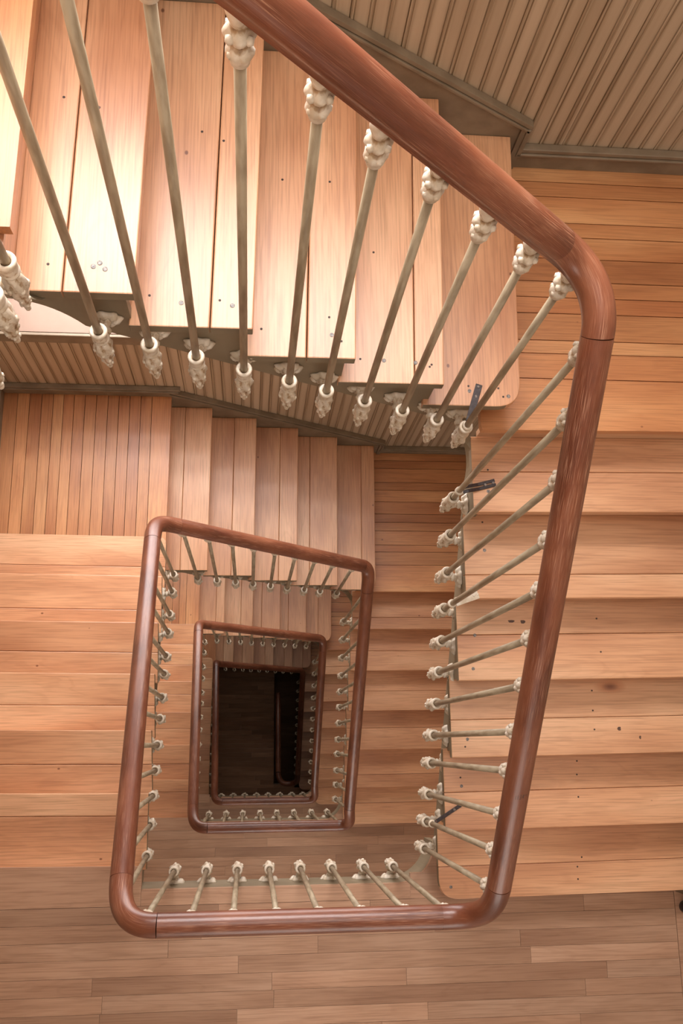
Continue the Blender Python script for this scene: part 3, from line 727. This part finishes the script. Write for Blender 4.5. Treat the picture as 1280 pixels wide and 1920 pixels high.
# worn pencilled figures on the east rail section
def stroke(bm, a, b, w=.0011):
    a, b = Vector(a), Vector(b); d = (b-a).normalized(); n = Vector((-d.y, d.x, 0))*w
    vs = [bm.verts.new(p) for p in (a-n, a+n, b+n, b-n)]; return bm.faces.new(vs)
a, b = Vector((1.205, 1.46, 1.225+3.5-3.5-.0)), Vector((1.193, .205, 0))
za = lambda y: zfloor(0)-1.135+(1.46-y)/(1.46-.205)*(-2.163+1.135)
bm = bmesh.new()
figs = {'1': [((0, 0), (0, 1))], '3': [((0, 1), (.6, 1)), ((.6, 1), (.6, 0)), ((.6, 0), (0, 0)), ((.1, .5), (.6, .5))], '4': [((.5, 0), (.5, 1)), ((.5, 1), (0, .35)), ((0, .35), (.7, .35))], "'": [((0, .6), (0, 1))]}
x = 1.186
for ch in "1134''":
    for (p, q) in figs[ch]:
        pp = []
        for (uu, vv) in (p, q):
            X = x+uu*.006; Y = .455+vv*.011+(X-1.186)*.12
            pp.append((X, Y, za(Y)+.046-((X-1.196)**2)*18))
        stroke(bm, *pp, w=.0007)
    x += .0052 if ch in "1'" else .0075
bmesh.ops.translate(bm, verts=bm.verts, vec=-rail.location)
ink = obj('pencil_figures', bm, 'nail', rail); ink['label'] = 'small dark pencilled figures on the rail'
sd = ink.modifiers.new('thick', 'SOLIDIFY'); sd.thickness = .0006
# ------------------------------------------------------------------ balusters
def unit_baluster():
    d = {}
    bm = bmesh.new()                                         # capital under the rail, top at z=0
    def lob(t, z):
        k = 1
        if -.070 < z < -.040: k = 1+.13*math.cos(4*t)
        elif -.105 < z <= -.070: k = 1+.07*math.cos(6*t)
        elif z > -.036: k = 1+.05*math.cos(4*t+.7)
        return k
    prof = [(.011, -.118), (.0155, -.114), (.0150, -.108), (.0190, -.102), (.0212, -.094), (.0205, -.085), (.0165, -.077), (.0150, -.072), (.0185, -.066), (.0230, -.058), (.0232, -.052), (.0190, -.044), (.0140, -.038), (.0150, -.033), (.0185, -.024), (.0205, -.014), (.0200, -.004), (.0150, .003)]
    lathe(bm, prof, 20, lob)
    for i in range(4):
        t = PI/4+i*PI/2; blob(bm, (.0205*math.cos(t), .0205*math.sin(t), -.055), .0085, (1, 1, 1.15), 1)
    for i in range(5):
        t = i*2*PI/5; blob(bm, (.0165*math.cos(t), .0165*math.sin(t), -.091), .0075, (1, 1, 1.2), 1)
    for f in bm.faces: f.smooth = True
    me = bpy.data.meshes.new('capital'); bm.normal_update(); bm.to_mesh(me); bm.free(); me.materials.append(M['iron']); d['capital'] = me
    bm = bmesh.new(); lathe(bm, [(.0100, 0), (.0100, 1)], 14)
    for f in bm.faces: f.smooth = len(f.verts) == 4
    me = bpy.data.meshes.new('rod'); bm.to_mesh(me); bm.free(); me.materials.append(M['rod']); d['rod'] = me
    bm = bmesh.new()                                         # socket, z from -.05 to 0
    lathe(bm, [(.0165, -.050), (.0200, -.046), (.0212, -.040), (.0180, -.035), (.0192, -.030), (.0205, -.024), (.0192, -.016), (.0215, -.009), (.0222, -.003), (.0205, .002), (.0150, .003), (.0102, -.006)], 20)
    for f in bm.faces: f.smooth = True
    me = bpy.data.meshes.new('socket'); bm.normal_update(); bm.to_mesh(me); bm.free(); me.materials.append(M['iron']); d['socket'] = me
    bm = bmesh.new()                                         # drop finial of leaves, z from -.21 to -.05
    def leaf(t, z):
        if z < -.180: return 1
        return 1+.14*math.cos(5*t+z*60)+.07*math.cos(9*t-z*90)
    lathe(bm, [(.0030, -.213), (.0062, -.209), (.0070, -.203), (.0055, -.197), (.0065, -.193), (.0100, -.186), (.0120, -.176), (.0112, -.168), (.0140, -.160), (.0165, -.149), (.0152, -.138), (.0178, -.128), (.0215, -.114), (.0228, -.098), (.0226, -.083), (.0208, -.068), (.0185, -.056), (.0170, -.048)], 24, leaf)
    for k, (z, r) in enumerate(((-.100, .0215), (-.150, .0145), (-.178, .0105))):
        for i in range(5):
            t = i*2*PI/5+k*.6; blob(bm, (r*math.cos(t), r*math.sin(t), z), .0070-k*.0012, (1, 1, 1.5), 1)
    for f in bm.faces: f.smooth = True
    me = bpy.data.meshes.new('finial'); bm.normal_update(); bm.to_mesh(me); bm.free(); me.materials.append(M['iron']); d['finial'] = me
    bm = bmesh.new()                                         # arm along +Y, from the finial to the string (unit length .09)
    prof = [(.0165, .010), (.0150, .020), (.0120, .030), (.0118, .036), (.0160, .041), (.0165, .046), (.0122, .051), (.0130, .060), (.0170, .068), (.0175, .074), (.0150, .080)]
    ax = Quaternion((1, 0, 0), -PI/2)
    lathe(bm, prof, 14, None, (0, 0, -.100), ax)
    for f in bm.faces: f.smooth = True
    me = bpy.data.meshes.new('bracket_arm'); bm.normal_update(); bm.to_mesh(me); bm.free(); me.materials.append(M['iron']); d['bracket_arm'] = me
    bm = bmesh.new()                                         # leafy rosette on the string, centred on the arm, plane y=0
    seg = 30; c0 = bm.verts.new((0, -.012, 0)); rings = []
    for j, rr in enumerate((.35, .62, .85, 1.0)):
        ring = []
        for k in range(seg):
            t = 2*PI*k/seg; lobe = 1+.13*math.cos(7*t)*(rr > .5)
            yy = -(.012, .017, .014, .004)[j]-.0045*math.cos(7*t+j*1.1)*(rr < .95)
            ring.append(bm.verts.new((.040*rr*lobe*math.cos(t), yy, .029*rr*lobe*math.sin(t))))
        rings.append(ring)
    back = [bm.verts.new((v.co.x, 0, v.co.z)) for v in rings[-1]]; rings.append(back)
    for k in range(seg): bm.faces.new((c0, rings[0][k], rings[0][(k+1) % seg]))
    for a, b in zip(rings, rings[1:]):
        for k in range(seg): bm.faces.new((a[k], b[k], b[(k+1) % seg], a[(k+1) % seg]))
    bm.faces.new(back)
    bmesh.ops.recalc_face_normals(bm, faces=bm.faces)
    for f in bm.faces: f.smooth = True
    me = bpy.data.meshes.new('rosette'); bm.normal_update(); bm.to_mesh(me); bm.free(); me.materials.append(M['iron']); d['rosette'] = me
    return d
UB = unit_baluster()
RAILPTS = [(Vector(p), st, side) for _, st, pts, side in RS for a, b in zip(pts, pts[1:]) for p in [tuple(Vector(a).lerp(Vector(b), i/3)) for i in range(3)]]
ORD = ['first', 'second', 'third', 'fourth', 'fifth', 'sixth', 'seventh', 'eighth', 'ninth', 'tenth', 'eleventh', 'twelfth', 'thirteenth']
FNAME = {('S',1): 'widest south balustrade', ('S',2): 'second south balustrade', ('S',3): 'smallest south balustrade', ('S',0): 'topmost south balustrade'}
def baluster(base, outward, dist, rail_guess, label, group):
    """base: centre of the socket rim; outward: unit plan vector to the string; dist: gap to the string face"""
    b = Vector(base); best = min(RAILPTS, key=lambda q: (q[0].xy-b.xy).length*4+abs(q[0].z-rail_guess))[0]
    top = Vector((best.x, best.y, best.z-.031))
    along = Vector((outward[1], -outward[0], 0))
    d = top-b; d = d-along*d.dot(along)*1.0                        # stand upright along the rail, lean only as the rail needs
    L = d.length
    o = Vector((outward[0], outward[1], 0)); zax = d.normalized(); xax = o.cross(zax).normalized(); yax = zax.cross(xax)
    rot = Matrix((xax, yax, zax)).transposed()
    r = bpy.data.objects.new('baluster', None); COL.objects.link(r); r.empty_display_size = .05
    r.location = b; r.rotation_euler = rot.to_euler(); tag(r, label, 'baluster', group)
    for nm in ('rod', 'capital', 'socket', 'finial', 'bracket_arm', 'rosette'):
        c = bpy.data.objects.new(nm, UB[nm]); COL.objects.link(c); c.parent = r
        if nm == 'rod': c.location.z = -.012; c.scale.z = L-.09
        if nm == 'capital': c.location.z = L
        if nm in ('socket', 'finial'): c.rotation_euler.z = random.uniform(0, 6)
        if nm == 'bracket_arm': c.scale.y = (dist+.002)/.080
        if nm == 'rosette': c.location = (0, dist, -.100)
        if nm == 'rosette': c.rotation_euler.y = 0
    return r
E_Y = [1.464, 1.343, 1.218, 1.094, .981, .870, .754, .635, .528, .405, .296, .185]
E_H = [.0, .0, .0, 0, 0, 0, 0, 0, 0, 0, 0, 0]
N_X = [.088, .203, .316, .439, .564, .673, .792, .916, 1.037, 1.144]
N1_X = [.142, .256, .369, .477, .589, .699, .813, .922, 1.041]
W_Y = [1.532, 1.426, 1.289, 1.184, 1.054, .958, .838, .733, .609, .495, .385, .266, .146]
S_X = [.155, .291, .422, .558, .691, .826, .965, 1.092]
SW = ['top', 'second', 'third', 'lowest']
XB_E = [1.187, 1.136, 1.158, 1.158]; YB_N = [1.588, 1.590, 1.585, 1.575]
for st in ST:
    zf = zfloor(st); lvl = ['highest', 'second highest', 'third highest', 'lowest'][st]
    lw, ln, le = FL[(st, 'W')][1], FL[(st, 'N')][1], FL[(st, 'E')][1]
    for i, y in enumerate(W_Y):
        xb = (.034 if st < 2 else .045)+DXW[st]
        xf = (lerp(.030, -.013, min(max((y-.1)/1.6, 0), 1)) if st < 2 else lerp(.012, -.012, min(max((y-.1)/1.6, 0), 1)))-.020+DXW[st]
        z = lw(y)-.12
        baluster((xb, y, z), (-1, 0), xb-xf, z+1.05, 'cream iron baluster, %s from the north corner on the %s west flight' % (ORD[i], lvl), 'balusters of the %s west flight' % lvl)
    xs = N_X if st == 0 else N1_X
    for i, x in enumerate(xs):
        z = ln(x)-.12
        baluster((x, YB_N[st], z), (0, 1), YEND_N[st]+.020-YB_N[st], z+1.02, 'cream iron baluster, %s from the left on the %s north flight' % (ORD[i], lvl), 'balusters of the %s north flight' % lvl)
    for i, y in enumerate(E_Y):
        z = le(y)-.12
        baluster((XB_E[st], y, z), (1, 0), XEND_E[st]+.020-XB_E[st], z+1.1, 'cream iron baluster, %s from the north corner on the %s east flight' % (ORD[i], lvl), 'balusters of the %s east flight' % lvl)
    for i, x in enumerate(S_X):
        yb = YR_S[st]
        baluster((x, yb, zf-.07), (0, -1), yb-.03, zf+1.1, 'cream iron baluster, %s from the left on the %s south hall edge' % (ORD[i], lvl), 'balusters of the %s south hall edge' % lvl)
# the short guard round the ground-floor slot
for i, y in enumerate([1.25, 1.12, .99, .86, .73, .60, .47, .34]):
    pass
# ------------------------------------------------------------------ iron braces from balusters to treads
def brace(p_end, p_clamp, ztop, label, mat, double=False, name='stair_brace', wd=.011, clamp_z=None):
    e = Vector((p_end[0], p_end[1], ztop)); c = Vector((p_clamp[0], p_clamp[1], ztop if clamp_z is None else clamp_z))
    root = empty(name, e, label, 'brace', 'iron braces holding balusters')
    d = (c-e); d.z = 0; d.normalize(); n = Vector((-d.y, d.x, 0))
    toe = e+d*.0
    edge = c-d*.03; flat_end = e+d*((c-e).xy.length-.075)
    def strap(off, ww):
        bm = bmesh.new(); secs = []
        for p, th in ((toe, .005), (flat_end, .006), (Vector((edge.x, edge.y, c.z+.003)), .007), (Vector((c.x, c.y, c.z+.003))-d*.011, .006)):
            q = Vector(p)+n*off; q.z = max(q.z, ztop) if p in (toe, flat_end) else q.z
            secs.append([bm.verts.new(q+n*a+Vector((0, 0, b))-root.location) for a, b in ((-ww, .0005), (ww, .0005), (ww, th), (-ww, th))])
        for a, b in zip(secs, secs[1:]):
            for k in range(4): bm.faces.new((a[k], a[(k+1) % 4], b[(k+1) % 4], b[k]))
        bm.faces.new(secs[0][::-1]); bm.faces.new(secs[-1]); bmesh.ops.recalc_face_normals(bm, faces=bm.faces)
        return obj('strap', bm, mat, root, bevel=.0015)
    if double: s = strap(.008, .006); strap(-.008, .006)
    else: s = strap(0, wd)
    for f in (.14, .62):
        bm = bmesh.new(); q = toe.lerp(flat_end, f)
        lathe(bm, [(.005, 0), (.005, .007), (.003, .0085)], 10, origin=q-root.location); obj('screw', bm, 'screw' if mat == 'black' else mat, root)
    bm = bmesh.new(); lathe(bm, [(.0125, -.008), (.0155, -.006), (.0155, .006), (.0125, .008)], 16, origin=c-root.location); obj('clamp_ring', bm, 'iron', root, smooth=True)
    return root
brace((1.190, 1.728), (1.146, 1.588), 8*R_+.0005, 'dark flat iron brace screwed to the bottom tread of the bright north flight', 'black', clamp_z=8*R_-.0)
brace((1.322, 1.500), (1.189, 1.464), 6*R_+.0005, 'dark double-pronged iron brace on the first tread of the topmost east flight', 'black', True, clamp_z=6*R_+.01)
brace((1.318, .372), (1.189, .296), 2*R_+.0005, 'dark slim iron brace reaching a baluster near the foot of the topmost east flight', 'black', wd=.007, clamp_z=2*R_+.0)
brace((1.285, 1.128), (1.188, 1.094), 5*R_+.0005, 'white-painted iron brace on the second tread of the topmost east flight', 'iron', wd=.016, clamp_z=5*R_+.0)
# ------------------------------------------------------------------ small things
bm = bmesh.new(); lathe(bm, [(.026, 0), (.026, .02), (.022, .035), (.012, .042)], 18)
o = obj('door_stop', bm, 'black', smooth=True); o.location = (2.350, -.094, .0005)
tag(o, 'round dark door stop on the hall floor at the right edge', 'door stop')
